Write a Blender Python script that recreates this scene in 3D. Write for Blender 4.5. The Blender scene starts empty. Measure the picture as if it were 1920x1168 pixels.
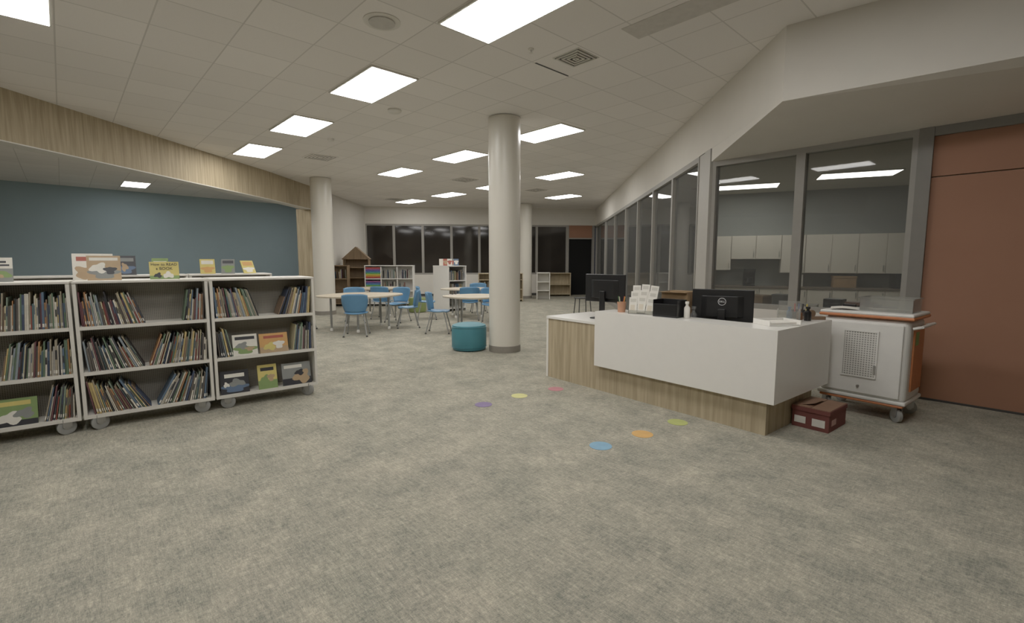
import bpy, math, random
from mathutils import Matrix, Vector
R=random.Random(7)
SC=bpy.context.scene
COL=SC.collection
rad=math.radians
# ---------------------------------------------------------------- materials
def lin(c):
    o=[]
    for v in c:
        v=v/255.
        o.append(v/12.92 if v<=.04045 else ((v+.055)/1.055)**2.4)
    return (*o,1)
MC={}
def base(name):
    m=bpy.data.materials.new(name); m.use_nodes=True
    nt=m.node_tree; b=nt.nodes['Principled BSDF']
    return m,nt,b
def plain(name,c,rough=.6,metal=0,var=.06,scale=12,coat=0):
    if name in MC: return MC[name]
    m,nt,b=base(name)
    tc=nt.nodes.new('ShaderNodeTexCoord'); n=nt.nodes.new('ShaderNodeTexNoise')
    n.inputs['Scale'].default_value=scale; n.inputs['Detail'].default_value=3
    nt.links.new(tc.outputs['Object'],n.inputs['Vector'])
    r=nt.nodes.new('ShaderNodeValToRGB'); l=lin(c)
    r.color_ramp.elements[0].position=.3; r.color_ramp.elements[1].position=.7
    r.color_ramp.elements[0].color=(*[x*(1-var) for x in l[:3]],1)
    r.color_ramp.elements[1].color=(*[min(1,x*(1+var)) for x in l[:3]],1)
    nt.links.new(n.outputs['Fac'],r.inputs['Fac']); nt.links.new(r.outputs['Color'],b.inputs['Base Color'])
    b.inputs['Roughness'].default_value=rough; b.inputs['Metallic'].default_value=metal
    b.inputs['Coat Weight'].default_value=coat
    MC[name]=m; return m
def emis(name,c,s):
    m,nt,b=base(name)
    b.inputs['Base Color'].default_value=(.8,.8,.8,1)
    b.inputs['Emission Color'].default_value=c; b.inputs['Emission Strength'].default_value=s
    return m
def wood(name,c1,c2,sc=(26,26,1.3),rough=.5):
    m,nt,b=base(name)
    tc=nt.nodes.new('ShaderNodeTexCoord'); mp=nt.nodes.new('ShaderNodeMapping'); mp.inputs['Scale'].default_value=sc
    n=nt.nodes.new('ShaderNodeTexNoise'); n.inputs['Scale'].default_value=1; n.inputs['Detail'].default_value=6; n.inputs['Distortion'].default_value=.6
    r=nt.nodes.new('ShaderNodeValToRGB'); r.color_ramp.elements[0].position=.3; r.color_ramp.elements[1].position=.68
    r.color_ramp.elements[0].color=lin(c1); r.color_ramp.elements[1].color=lin(c2)
    nt.links.new(tc.outputs['Object'],mp.inputs['Vector']); nt.links.new(mp.outputs['Vector'],n.inputs['Vector'])
    nt.links.new(n.outputs['Fac'],r.inputs['Fac']); nt.links.new(r.outputs['Color'],b.inputs['Base Color'])
    b.inputs['Roughness'].default_value=rough
    return m
def carpet():
    m,nt,b=base('carpet_loop')
    tc=nt.nodes.new('ShaderNodeTexCoord')
    m0=nt.nodes.new('ShaderNodeMapping'); m0.inputs['Rotation'].default_value=(0,0,rad(48)); nt.links.new(tc.outputs['Object'],m0.inputs['Vector'])
    def noise(scale,sv,det=5,ro=.65):
        mp=nt.nodes.new('ShaderNodeMapping'); mp.inputs['Scale'].default_value=sv
        n=nt.nodes.new('ShaderNodeTexNoise'); n.inputs['Scale'].default_value=scale; n.inputs['Detail'].default_value=det; n.inputs['Roughness'].default_value=ro
        nt.links.new(m0.outputs['Vector'],mp.inputs['Vector']); nt.links.new(mp.outputs['Vector'],n.inputs['Vector']); return n.outputs['Fac']
    def mth(op,a,bb):
        x=nt.nodes.new('ShaderNodeMath'); x.operation=op
        for i,v in enumerate((a,bb)):
            if isinstance(v,(int,float)): x.inputs[i].default_value=v
            else: nt.links.new(v,x.inputs[i])
        return x.outputs[0]
    big=noise(2.8,(1,1,1),9,.75)
    s1=noise(12,(1,5,1),7,.78); s2=noise(12,(5,1,1),7,.78); fine=noise(150,(1,1,1),2); str2=noise(46,(1,5,1),3,.7); str3=noise(46,(5,1,1),3,.7)
    v=mth('ADD',mth('MULTIPLY',big,.8),mth('MULTIPLY',s1,.85))
    v=mth('ADD',v,mth('MULTIPLY',s2,.65)); v=mth('ADD',v,mth('MULTIPLY',fine,.35)); v=mth('ADD',v,mth('MULTIPLY',str2,.6)); v=mth('ADD',v,mth('MULTIPLY',str3,.45))
    v=mth('DIVIDE',v,3.7)
    r=nt.nodes.new('ShaderNodeValToRGB'); e=r.color_ramp.elements
    e[0].position=.425; e[0].color=lin((106,107,98)); e[1].position=.577; e[1].color=lin((192,183,164))
    k=e.new(.475); k.color=lin((136,134,122)); k=e.new(.525); k.color=lin((162,156,140))
    nt.links.new(v,r.inputs['Fac']); nt.links.new(r.outputs['Color'],b.inputs['Base Color'])
    b.inputs['Roughness'].default_value=.95; b.inputs['Specular IOR Level'].default_value=.1
    bp=nt.nodes.new('ShaderNodeBump'); bp.inputs['Strength'].default_value=.3; bp.inputs['Distance'].default_value=.01
    nt.links.new(fine,bp.inputs['Height']); nt.links.new(bp.outputs['Normal'],b.inputs['Normal'])
    return m
def ceilmat():
    m,nt,b=base('ceiling_tile')
    tc=nt.nodes.new('ShaderNodeTexCoord'); mp=nt.nodes.new('ShaderNodeMapping')
    mp.inputs['Location'].default_value=(2.733+1.234*20,-3.355+.65*30,0)
    br=nt.nodes.new('ShaderNodeTexBrick'); br.offset=0; br.squash=1
    br.inputs['Scale'].default_value=1; br.inputs['Brick Width'].default_value=.617; br.inputs['Row Height'].default_value=.65
    br.inputs['Mortar Size'].default_value=.008; br.inputs['Mortar Smooth'].default_value=.3
    br.inputs['Color1'].default_value=lin((240,235,229)); br.inputs['Color2'].default_value=lin((233,228,222)); br.inputs['Mortar'].default_value=lin((208,203,196))
    nt.links.new(tc.outputs['Object'],mp.inputs['Vector']); nt.links.new(mp.outputs['Vector'],br.inputs['Vector'])
    n=nt.nodes.new('ShaderNodeTexNoise'); n.inputs['Scale'].default_value=60; nt.links.new(tc.outputs['Object'],n.inputs['Vector'])
    mx=nt.nodes.new('ShaderNodeMix'); mx.data_type='RGBA'; mx.blend_type='MULTIPLY'; mx.inputs['Factor'].default_value=.04
    nt.links.new(br.outputs['Color'],mx.inputs['A']); nt.links.new(n.outputs['Fac'],mx.inputs['B'])
    nt.links.new(mx.outputs['Result'],b.inputs['Base Color']); b.inputs['Roughness'].default_value=.9
    return m
def glassmat(name,tint=.8,extra=.05,diff=0):
    m,nt,b=base(name); out=nt.nodes['Material Output']; nt.nodes.remove(b)
    tr=nt.nodes.new('ShaderNodeBsdfTransparent'); tr.inputs['Color'].default_value=(tint,tint,tint*.97,1)
    gl=nt.nodes.new('ShaderNodeBsdfGlossy'); gl.inputs['Roughness'].default_value=.02
    fr=nt.nodes.new('ShaderNodeFresnel'); fr.inputs['IOR'].default_value=1.35
    ad=nt.nodes.new('ShaderNodeMath'); ad.inputs[1].default_value=extra; nt.links.new(fr.outputs[0],ad.inputs[0])
    mx=nt.nodes.new('ShaderNodeMixShader'); nt.links.new(ad.outputs[0],mx.inputs[0]); nt.links.new(tr.outputs[0],mx.inputs[1]); nt.links.new(gl.outputs[0],mx.inputs[2])
    o=mx.outputs[0]
    if diff:
        d=nt.nodes.new('ShaderNodeBsdfDiffuse'); d.inputs['Color'].default_value=(.75,.75,.72,1)
        m2=nt.nodes.new('ShaderNodeMixShader'); m2.inputs[0].default_value=diff; nt.links.new(o,m2.inputs[1]); nt.links.new(d.outputs[0],m2.inputs[2]); o=m2.outputs[0]
    nt.links.new(o,out.inputs['Surface']); return m
def perf(name,c1,c2,sc=90,p0=.3,p1=.42):
    m,nt,b=base(name); tc=nt.nodes.new('ShaderNodeTexCoord'); v=nt.nodes.new('ShaderNodeTexVoronoi'); v.inputs['Scale'].default_value=sc; v.inputs['Randomness'].default_value=0
    r=nt.nodes.new('ShaderNodeValToRGB'); r.color_ramp.elements[0].position=p0; r.color_ramp.elements[1].position=p1
    r.color_ramp.elements[0].color=lin(c2); r.color_ramp.elements[1].color=lin(c1)
    nt.links.new(tc.outputs['Object'],v.inputs['Vector']); nt.links.new(v.outputs['Distance'],r.inputs['Fac']); nt.links.new(r.outputs['Color'],b.inputs['Base Color'])
    b.inputs['Roughness'].default_value=.6; return m
CARPET=carpet(); CEIL=ceilmat()
WALL=plain('painted_wall',(212,207,197),.8,var=.02,scale=3)
SOFF=plain('soffit_paint',(216,211,201),.8,var=.02,scale=3)
BLUE=plain('blue_paint',(148,168,175),.85,var=.02,scale=2)
OAK=wood('oak_laminate',(152,137,108),(186,170,140),rough=.7)
OAKH=wood('oak_top',(176,164,142),(196,184,162),(2,26,26))
BROWN=wood('brown_wood',(118,96,70),(144,120,90))
TERRA=wood('terracotta_laminate',(152,108,84),(155,111,87),(3,3,3),.75)
OFFW=plain('offwhite_powdercoat',(216,212,202),.45,var=.02)
WHITE=plain('white_laminate',(232,229,222),.3,var=.01,coat=.2)
GREY=plain('grey_frame',(146,142,134),.5,var=.03)
GREYD=plain('grey_frame_dark',(118,114,107),.5,var=.03)
GREYL=plain('grey_frame_light',(172,168,159),.5,var=.02)
LGREY=plain('light_grey_metal',(150,150,146),.4,.3)
DGREY=plain('dark_grey_rubber',(58,57,55),.6)
BLACK=plain('black_plastic',(22,22,23),.35,var=.02)
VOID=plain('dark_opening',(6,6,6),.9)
NIGHT=plain('night_glass',(42,38,34),.06,var=.3,scale=.6)
CHROME=plain('chrome',(170,170,168),.3,.8)
MESHP=perf('perforated_panel',(148,143,133),(88,84,78),70)
PERFW=perf('perforated_white',(208,206,199),(126,124,119),48,.34,.42)
CHAIRB=plain('chair_blue',(84,130,165),.4,var=.03)
TEAL=plain('teal_vinyl',(60,122,134),.5,var=.06,scale=5)
COLM=plain('column_paint',(212,207,194),.3,var=.0,scale=1)
ORANGE=plain('orange_plastic',(190,116,72),.45)
CARTW=plain('cart_white_plastic',(218,216,210),.45,var=.02)
GLASS=glassmat('glass',.80,.0,.05); ACRYL=glassmat('acrylic',.92,.1,.06); FROST=glassmat('frosted_plastic',.94,.06,.13)
CREAM=plain('cream_cabinet',(212,206,194),.5,var=.02)
OFFICEW=plain('office_wall',(146,150,146),.8,var=.03,scale=2)
LIGHT=emis('diffuser_glow',(1,.98,.955,1),15.0)
LIGHT2=emis('diffuser_glow_office',(1,.985,.96,1),7.0)
PAGES=plain('pages',(214,208,190),.8)
MAROON=plain('maroon_card',(112,62,56),.8); KRAFT=plain('kraft_card',(150,122,88),.8); REDBR=plain('brown_red_card',(136,104,82),.8)
# ---------------------------------------------------------------- geometry
class G:
    def __init__(s): s.v=[]; s.f=[]; s.m=[]
    def add(s,vs,fs,m=0):
        o=len(s.v); s.v+=[tuple(p) for p in vs]
        for f in fs: s.f.append(tuple(i+o for i in f)); s.m.append(m)
        return s
    def box(s,x0,y0,z0,x1,y1,z1,m=0):
        return s.add([(x0,y0,z0),(x1,y0,z0),(x1,y1,z0),(x0,y1,z0),(x0,y0,z1),(x1,y0,z1),(x1,y1,z1),(x0,y1,z1)],
          [(0,3,2,1),(4,5,6,7),(0,1,5,4),(1,2,6,5),(2,3,7,6),(3,0,4,7)],m)
    def prism(s,poly,z0,z1,m=0):
        n=len(poly); zz0=z0 if hasattr(z0,'__len__') else [z0]*n; zz1=z1 if hasattr(z1,'__len__') else [z1]*n
        vs=[(p[0],p[1],zz0[i]) for i,p in enumerate(poly)]+[(p[0],p[1],zz1[i]) for i,p in enumerate(poly)]
        fs=[tuple(range(n-1,-1,-1)),tuple(range(n,2*n))]+[(i,(i+1)%n,(i+1)%n+n,i+n) for i in range(n)]
        return s.add(vs,fs,m)
    def lathe(s,cx,cy,prof,seg=32,m=0,axis='z'):
        vs=[];fs=[]
        for r,z in prof:
            for i in range(seg):
                a=2*math.pi*i/seg; c,d=r*math.cos(a),r*math.sin(a)
                if axis=='z': vs.append((cx+c,cy+d,z))
                elif axis=='y': vs.append((cx+c,z,cy+d))
                else: vs.append((z,cx+c,cy+d))
        k=len(prof)
        for j in range(k-1):
            for i in range(seg):
                fs.append((j*seg+i,j*seg+(i+1)%seg,(j+1)*seg+(i+1)%seg,(j+1)*seg+i))
        fs.append(tuple(range(seg-1,-1,-1))); fs.append(tuple((k-1)*seg+i for i in range(seg)))
        return s.add(vs,fs,m)
    def cyl(s,cx,cy,z0,z1,r,seg=24,m=0,axis='z'): return s.lathe(cx,cy,[(r,z0),(r,z1)],seg,m,axis)
    def rod(s,p,q,r,seg=10,m=0,r2=None):
        p=Vector(p);q=Vector(q);d=(q-p).normalized(); a=d.orthogonal().normalized(); b=d.cross(a); r2=r2 or r
        vs=[p+(a*math.cos(2*math.pi*i/seg)+b*math.sin(2*math.pi*i/seg))*r for i in range(seg)]+[q+(a*math.cos(2*math.pi*i/seg)+b*math.sin(2*math.pi*i/seg))*r2 for i in range(seg)]
        fs=[(i,(i+1)%seg,(i+1)%seg+seg,i+seg) for i in range(seg)]+[tuple(range(seg-1,-1,-1)),tuple(range(seg,2*seg))]
        return s.add(vs,fs,m)
    def surf(s,fn,nu,nv,m=0):
        vs=[fn(i/nu,j/nv) for j in range(nv+1) for i in range(nu+1)]
        fs=[(j*(nu+1)+i,j*(nu+1)+i+1,(j+1)*(nu+1)+i+1,(j+1)*(nu+1)+i) for j in range(nv) for i in range(nu)]
        return s.add(vs,fs,m)
    def mesh(s,name,mats,smooth=False):
        me=bpy.data.meshes.new(name); me.from_pydata(s.v,[],s.f)
        for m in (mats if isinstance(mats,(list,tuple)) else [mats]): me.materials.append(m)
        me.polygons.foreach_set('material_index',s.m)
        if smooth: me.polygons.foreach_set('use_smooth',[True]*len(s.f))
        me.update()
        import bmesh
        bm=bmesh.new(); bm.from_mesh(me); bmesh.ops.recalc_face_normals(bm,faces=bm.faces); bm.to_mesh(me); bm.free()
        if smooth:
            try: me.set_sharp_from_angle(angle=rad(40))
            except Exception: pass
        return me
def ob(name,g,mats,parent=None,M=None,bevel=0,smooth=False,solid=0,seg=2):
    me=g.mesh(name,mats,smooth) if isinstance(g,G) else g
    o=bpy.data.objects.new(name,me); COL.objects.link(o)
    if parent: o.parent=parent
    if M is not None: o.matrix_local=M
    if solid: 
        x=o.modifiers.new('s','SOLIDIFY'); x.thickness=solid; x.offset=0
    if bevel:
        x=o.modifiers.new('b','BEVEL'); x.width=bevel; x.segments=seg; x.limit_method='ANGLE'
    return o
def empty(name,M):
    o=bpy.data.objects.new(name,None); COL.objects.link(o); o.matrix_local=M; o.empty_display_size=.1; return o
def T(o,label,cat,group=None):
    o['label']=label; o['category']=cat
    if group: o['group']=group
    return o
def S(o): o['kind']='structure'; return o
def FR(x,y,z,deg): return Matrix.Translation((x,y,z))@Matrix.Rotation(rad(deg),4,'Z')
def clone(o,M=None,group=None):
    n=o.copy(); COL.objects.link(n)
    if M is not None: n.matrix_local=M
    for c in o.children:
        k=c.copy(); COL.objects.link(k); k.parent=n; k.matrix_local=c.matrix_local.copy()
        for d in c.children:
            e=d.copy(); COL.objects.link(e); e.parent=k; e.matrix_local=d.matrix_local.copy()
    return n
def text(name,s,size,mat,parent,M,ext=.0008):
    cu=bpy.data.curves.new(name,'FONT'); cu.body=s; cu.size=size; cu.extrude=ext; cu.align_x='CENTER'; cu.align_y='CENTER'
    t=bpy.data.objects.new(name+'_tmp',cu); COL.objects.link(t)
    dg=bpy.context.evaluated_depsgraph_get(); me=bpy.data.meshes.new_from_object(t.evaluated_get(dg)); 
    bpy.data.objects.remove(t); me.materials.clear(); me.materials.append(mat)
    return ob(name,me,mat,parent,M)
H=3.67
FRONT=Matrix.Rotation(rad(90),4,'X')
# ---------------------------------------------------------------- camera
cam=bpy.data.objects.new('camera',bpy.data.cameras.new('camera')); COL.objects.link(cam); SC.camera=cam
cam.data.sensor_fit='HORIZONTAL'; cam.data.sensor_width=36; cam.data.lens=36*900/1920
cam.location=(0,0,1.45); cam.rotation_euler=(rad(90-5.963),0,0); cam.data.clip_end=200
SC.view_settings.view_transform='Standard'; SC.view_settings.look='None'; SC.view_settings.gamma=1.16
w=bpy.data.worlds.new('world'); SC.world=w; w.use_nodes=True
w.node_tree.nodes['Background'].inputs[0].default_value=(.012,.012,.014,1)
# ---------------------------------------------------------------- room shell
S(ob('floor',G().box(-16,-5,-.1,13,23,0),CARPET))
CR=FR(0,0,0,-47)
inv=CR.inverted()
cp=[inv@Vector((x,y,0)) for x,y in ((-16,-5),(13,-5),(13,23),(-16,23))]
S(ob('ceiling',G().prism([(p.x,p.y) for p in cp],H,H+.1),CEIL,M=CR))
def wall(name,pts,z0,z1,th,mat,M=None):
    g=G()
    for (a,b) in zip(pts,pts[1:]):
        d=Vector((b[0]-a[0],b[1]-a[1])); n=Vector((-d.y,d.x)).normalized()*th
        g.prism([a,b,(b[0]+n.x,b[1]+n.y),(a[0]+n.x,a[1]+n.y)],z0,z1)
    return S(ob(name,g,mat))
wall('wall_rear',[(13,-5),(-16,-5)],0,H,-.2,WALL)
wall('wall_outer_left',[(-16,-5),(-16,13)],0,H,.2,WALL)
wall('wall_left_blue',[(-16.2,11.1),(-8.3,19.83)],0,H,.2,BLUE)
wall('wall_left',[(-6.0,14.7),(-6.0,19.8)],0,H,.4,WALL)
S(ob('trim_1',G().box(-6.44,14.55,0,-5.98,14.7,3.0),OAK))
sp=[(-7.05,-1.0),(-6.55,6.4),(-6.3,9.5),(-6.05,12.2),(-5.98,14.7)]
g=G()
for a,b in zip(sp,sp[1:]): g.prism([a,b,(b[0]-.25,b[1]),(a[0]-.25,a[1])],3.0,H)
S(ob('trim_2',g,OAK))
g=G()
for a,b in zip(sp,sp[1:]): g.prism([(a[0]+.012,a[1]),(b[0]+.012,b[1]),(b[0]-.26,b[1]),(a[0]-.26,a[1])],2.985,3.0)
S(ob('trim_3',g,OFFW))
F0=Vector((-6.0,19.8)); F1=Vector((3.6,20.9)); fd=(F1-F0).normalized(); fang=math.degrees(math.atan2(fd.y,fd.x)); FM=FR(F0.x,F0.y,0,fang)
FL=(F1-F0).length
g=G(); g.box(-.4,0,2.98,FL+.5,.2,H); g.box(-.4,0,0,8.42,.2,.9); g.box(-.4,0,.9,.02,.2,2.98)
S(ob('wall_far',g,SOFF,M=FM))
edges=[.02,1.15,2.32,3.5,4.66,5.86,7.1,8.42]
for i,(a,b) in enumerate(zip(edges,edges[1:])):
    g=G(); f=.05
    g.box(a,.02,.9,a+f,.14,2.98).box(b-f,.02,.9,b,.14,2.98).box(a+f,.02,.9,b-f,.14,.97).box(a+f,.02,2.91,b-f,.14,2.98)
    o=S(ob('window_%d'%(i+1),g,GREY,M=FM)); k=ob('glass_pane',G().box(a+f,.08,.97,b-f,.09,2.91),NIGHT,o)
g=G().box(8.42,.02,0,8.5,.16,2.98).box(9.52,.02,0,9.62,.16,2.98).box(8.5,.02,2.4,9.52,.16,2.45)
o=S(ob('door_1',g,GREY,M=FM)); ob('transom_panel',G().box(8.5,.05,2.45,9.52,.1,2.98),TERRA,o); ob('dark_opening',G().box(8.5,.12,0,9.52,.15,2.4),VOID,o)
S(ob('baseboard_far',G().box(0,-.012,0,8.42,0,.1),DGREY,M=FM))
# right bulkhead
K=(2.6,4.8); C=(2.72,6.72); E=(3.6,21.0)
a_=Vector((.671,-.741)).normalized(); b_=Vector((.741,.671))
s2=Vector((.772,-.635))
K2=(K[0]+s2.x*8,K[1]+s2.y*8); C2=(C[0]+a_.x*7.6,C[1]+a_.y*7.6)
zb=2.98; zw=2.80
g=G()
g.add([(*K,zb),(*K,H),(*K2,H),(*K2,zb)],[(0,1,2,3)])
g.add([(*K,zb),(*K,H),(*E,H),(*E,zb)],[(3,2,1,0)])
g.add([(*K,zb),(*C,zb),(*C,zw)],[(0,1,2)])
S(ob('trim_4',g,SOFF))
g=G().add([(*K,zb),(*K2,zb),(*C2,zw),(*C,zw)],[(0,1,2,3)])
S(ob('trim_5',g,SOFF))
wall('wall_right',[(13,-5),(13,23)],0,H,-.2,WALL)
ld=(Vector(E)-Vector(K)).normalized(); lang=math.degrees(math.atan2(ld.y,ld.x)); LM=FR(K[0],K[1],0,lang)
def LY(y): return (y-K[1])/ld.y
ys=[7.25,8.7,10.2,11.8,13.5,15.5,17.8,20.75]
ys=[LY(y) for y in ys]
S(ob('trim_6',G().box(LY(6.74),-.12,0,LY(6.96),.01,zb).box(LY(6.96),-.1,0,LY(7.25),-.01,zb),GREYL,M=LM))
for i,(a,b) in enumerate(zip(ys,ys[1:])):
    g=G(); f=.045
    g.box(a,-.1,0,a+f,0,zb).box(b-f,-.1,0,b,0,zb).box(a+f,-.1,0,b-f,0,.12).box(a+f,-.1,zb-.08,b-f,0,zb)
    o=S(ob('window_%d'%(i+20),g,GREY,M=LM)); ob('glass_pane',G().box(a+f,-.058,.12,b-f,-.05,zb-.08),GLASS,o)
PA=math.degrees(math.atan2(a_.y,a_.x)); PM=FR(C[0],C[1],0,PA)
PX=2.19; DX=2.31
for i,(a,b) in enumerate(((.02,1.10),(1.10,PX))):
    g=G(); f=.05
    g.box(a,0,.84,a+f,.12,zw).box(b-f,0,.84,b,.12,zw).box(a+f,0,.84,b-f,.12,.9).box(a+f,0,zw-.07,b-f,.12,zw)
    o=S(ob('window_%d'%(i+40),g,GREY,M=PM)); ob('glass_pane',G().box(a+f,.05,.9,b-f,.058,zw-.07),GLASS,o)
S(ob('wall_front_low',G().box(.02,0,0,PX,.12,.84),SOFF,M=PM))
S(ob('trim_7',G().box(PX,-.02,0,DX,.14,zw),GREYD,M=PM))
S(ob('trim_8',G().box(DX,-.01,zw-.09,7.6,.14,zw),GREYD,M=PM))
o=S(ob('door_2',G().box(DX,.03,.01,7.6,.1,2.3),TERRA,M=PM)); ob('transom_panel',G().box(DX,.03,2.312,7.6,.1,zw-.09),TERRA,o)
S(ob('baseboard_right',G().box(DX,.015,0,7.6,.03,.02),DGREY,M=PM))
OB=Vector((3.3,12.15)); oang=-23.8; OM=FR(OB.x,OB.y,0,oang)
S(ob('wall_office',G().box(.1,0,0,9.5,.15,3.0),OFFICEW,M=OM))
# ---------------------------------------------------------------- ceiling lights
def lattice(a,b): 
    p=CR@Vector((a,b,0)); return p.x,p.y
def troffer(x,y,z,ang,mat,lab,wd=1.2,dp=.62):
    h=wd/2;d=dp/2
    g=G().box(-h,-d,-.02,h,-d+.02,0).box(-h,d-.02,-.02,h,d,0).box(-h,-d+.02,-.02,-h+.02,d-.02,0).box(h-.02,-d+.02,-.02,h,d-.02,0)
    o=ob('ceiling_light',g,OFFW,M=FR(x,y,z,ang)); ob('diffuser',G().box(-h+.02,-d+.02,-.022,h-.02,d-.02,-.004),mat,o)
    return T(o,lab,'ceiling light','recessed ceiling lights')
for b,al in ((-.22,(-.88,-3.35,-5.87)),(3.03,(-.88,-3.33,-5.85,-8.35,-10.78)),(6.33,(-5.9,-8.42,-10.9)),(9.6,(-8.5,-11.0,-13.4,-15.8)),(12.75,(-11.1,))):
    for a in al:
        x,y=lattice(a,b); troffer(x,y,H,-47,LIGHT,'bright rectangular recessed ceiling panel light in the tile grid')
troffer(-10.9,14.2,H,-47,LIGHT2,'unseen panel light added behind the oak bulkhead to brighten the alcove')
for x,y in ((-8.2,7.2),(-8.2,10.6),(-7.7,13.6),(-9.5,3.5),(-7.4,17.0)):  # extra lamps added out of view behind the bulkhead to brighten the alcove
    troffer(x,y,H,-47,LIGHT2 if y<10 or y>15 else LIGHT,'unseen panel light added behind the oak bulkhead to brighten the alcove')
for x,y in ((4.85,10.15),(6.15,8.75)): troffer(x,y,3.0,-23.8,LIGHT2,'recessed panel light inside the glazed office')
S(ob('ceiling_office',G().prism([(2.95,7.0),(9.3,-.1),(12.9,-.1),(12.9,22.9),(3.8,22.9)],3.0,3.05),plain('office_ceiling',(190,186,176),.9,var=.02)))
for x,y in ((6.0,15.5),(5.2,18.8)): troffer(x,y,3.0,-23.8,LIGHT2,'recessed panel light inside the glazed room')
def cM(x,y): return FR(x,y,H,-47)
o=ob('ceiling_speaker',G().lathe(0,0,[(.17,0),(.17,-.008),(.15,-.014),(.14,-.01)],32),OFFW,M=cM(-1.21,4.72),smooth=True); T(o,'round perforated ceiling speaker in a tile','speaker')
ob('grille',G().cyl(0,0,-.02,-.009,.12,32),plain('speaker_grille',(196,192,184),.7),o)
q=.18
o=ob('ceiling_vent',G().box(-q,-q,-.008,q,-q+.01,0).box(-q,q-.01,-.008,q,q,0).box(-q,-q+.01,-.008,-q+.01,q-.01,0).box(q-.01,-q+.01,-.008,q,q-.01,0),OFFW,M=cM(.70,5.52)); T(o,'square louvred air diffuser in the ceiling','vent')
g=G()
for i in range(4):
    r=.157-i*.043
    g.box(-r,-r,-.018,r,-r+.016,-.004).box(-r,r-.016,-.018,r,r,-.004).box(-r,-r+.016,-.018,-r+.016,r-.016,-.004).box(r-.016,-r+.016,-.018,r,r-.016,-.004)
ob('louvre',g,OFFW,o); ob('duct_opening',G().box(-q+.01,-q+.01,-.004,q-.01,q-.01,-.001),DGREY,o)
for x,y in ((-4.1,10.55),(-1.3,13.4),(.75,15.3),(-4.2,17.5)):
    o=ob('ceiling_vent',G().box(-.28,-.28,-.012,.28,.28,0),CEIL,M=cM(x,y)); T(o,'square air diffuser flush with the ceiling tiles','vent')
    g=G()
    for i in range(4):
        r=.25-i*.06
        g.box(-r,-r,-.016,r,-r+.018,-.0125).box(-r,r-.018,-.016,r,r,-.0125).box(-r,-r+.018,-.016,-r+.018,r-.018,-.0125).box(r-.018,-r+.018,-.016,r,r-.018,-.0125)
    ob('louvre',g,plain('louvre_grey',(150,145,136),.7),o)
for x,y,r in ((-1.73,7.34,.1),(-3.3,9.02,.06)):
    o=ob('smoke_detector',G().lathe(0,0,[(r,0),(r,-.02),(r*.75,-.045),(r*.4,-.05)],24),OFFW,M=cM(x,y),smooth=True); T(o,'small round smoke detector on the ceiling','smoke detector')
o=ob('ceiling_slot',G().box(-.01,-.28,-.004,.01,.28,0),DGREY,M=cM(.47,5.85)); T(o,'narrow dark slot in a ceiling tile','slot vent')
o=ob('access_panel',G().box(-.5,-.15,-.006,.5,.15,0),plain('grey_tile',(200,195,187),.9),M=cM(1.5,4.6)); T(o,'grey rectangular panel set among ceiling tiles','ceiling panel')
o=ob('sprinkler_head',G().lathe(0,0,[(.03,0),(.03,-.01),(.01,-.012),(.01,-.04),(.02,-.042)],16),OFFW,M=cM(.2,5.3)); T(o,'small sprinkler head in the ceiling','sprinkler')
# ---------------------------------------------------------------- columns
def column(x,y,r,lab):
    o=ob('column',G().lathe(0,0,[(r,.1),(r,H-.01)],64),COLM,M=FR(x,y,0,0),smooth=True); T(o,lab,'column')
    ob('base_ring',G().lathe(0,0,[(r+.008,0),(r+.008,.1),(r,.105)],48),plain('base_grey',(130,124,114),.6),o,smooth=True)
column(-.12,7.75,.25,'smooth cream painted round column with grey base beside a teal pouf')
column(-5.15,13.2,.27,'cream painted round column beside the oak bulkhead')
column(.52,19.0,.26,'cream painted round column near the far windows')
# ---------------------------------------------------------------- book shelves
SH=38.3
UB=Vector((math.cos(rad(SH)),math.sin(rad(SH)))); UD=Vector((-UB.y,UB.x))
P0=Vector((-2.13,5.16))
W=.955; D=.5; LV=(.135,.51,.90); TOP=1.285
def caster(parent,x,y,r=.05,zt=.12,name='caster',yaw=0):
    f=ob(name,G().box(-.028,-.03,r,-.022,.03,zt).box(.022,-.03,r,.028,.03,zt).box(-.028,-.03,zt-.006,.028,.03,zt),CHROME,parent,FR(x,y,0,yaw))
    ob('wheel',G().lathe(0,r,[(r*.8,-.018),(r,-.013),(r,.013),(r*.8,.018)],24,0,'x').lathe(0,r,[(r*.35,-.021),(r*.35,.021)],16,1,'x'),[plain('wheel_grey',(146,146,142),.5),CHROME],f,smooth=True)
    return f
def shelf_unit(off,depth_off=0,labels='',n=0):
    o2=P0-UB*(off+W)+UD*depth_off
    M=FR(o2.x,o2.y,0,SH)
    e=empty('bookcase',M); T(e,labels,'bookcase','rolling bookcases')
    for x in (0,W-.025): ob('side_panel',G().box(x,0,.105,x+.025,D,TOP-.02),OFFW,e,bevel=.002)
    ob('top_panel',G().box(0,-.005,TOP-.02,W,D+.005,TOP),OFFW,e,bevel=.003)
    for z in LV:
        g=G().box(.025,.004,z-.018,W-.025,D-.004,z); g.box(.025,.0,z-.028,W-.025,.004,z+.002)
        ob('shelf',g,OFFW,e)
    ob('back_panel',G().box(.025,D/2-.004,.12,W-.025,D/2+.004,TOP-.02),MESHP,e)
    for x in (.1,W-.1):
        for y in (.035,D-.035): caster(e,x,y,r=.064,zt=.132,yaw=R.choice([-70,60,80,45]))
    return M
LBL='off-white steel rolling bookcase with three shelves of picture books'
MU3=shelf_unit(0,0,'off-white rolling bookcase end unit with face-out books and gaps')
MU2=shelf_unit(W+.015,0,LBL)
MU1=shelf_unit(2*(W+.015),0,'off-white rolling bookcase tightly filled with upright picture books')
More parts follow.
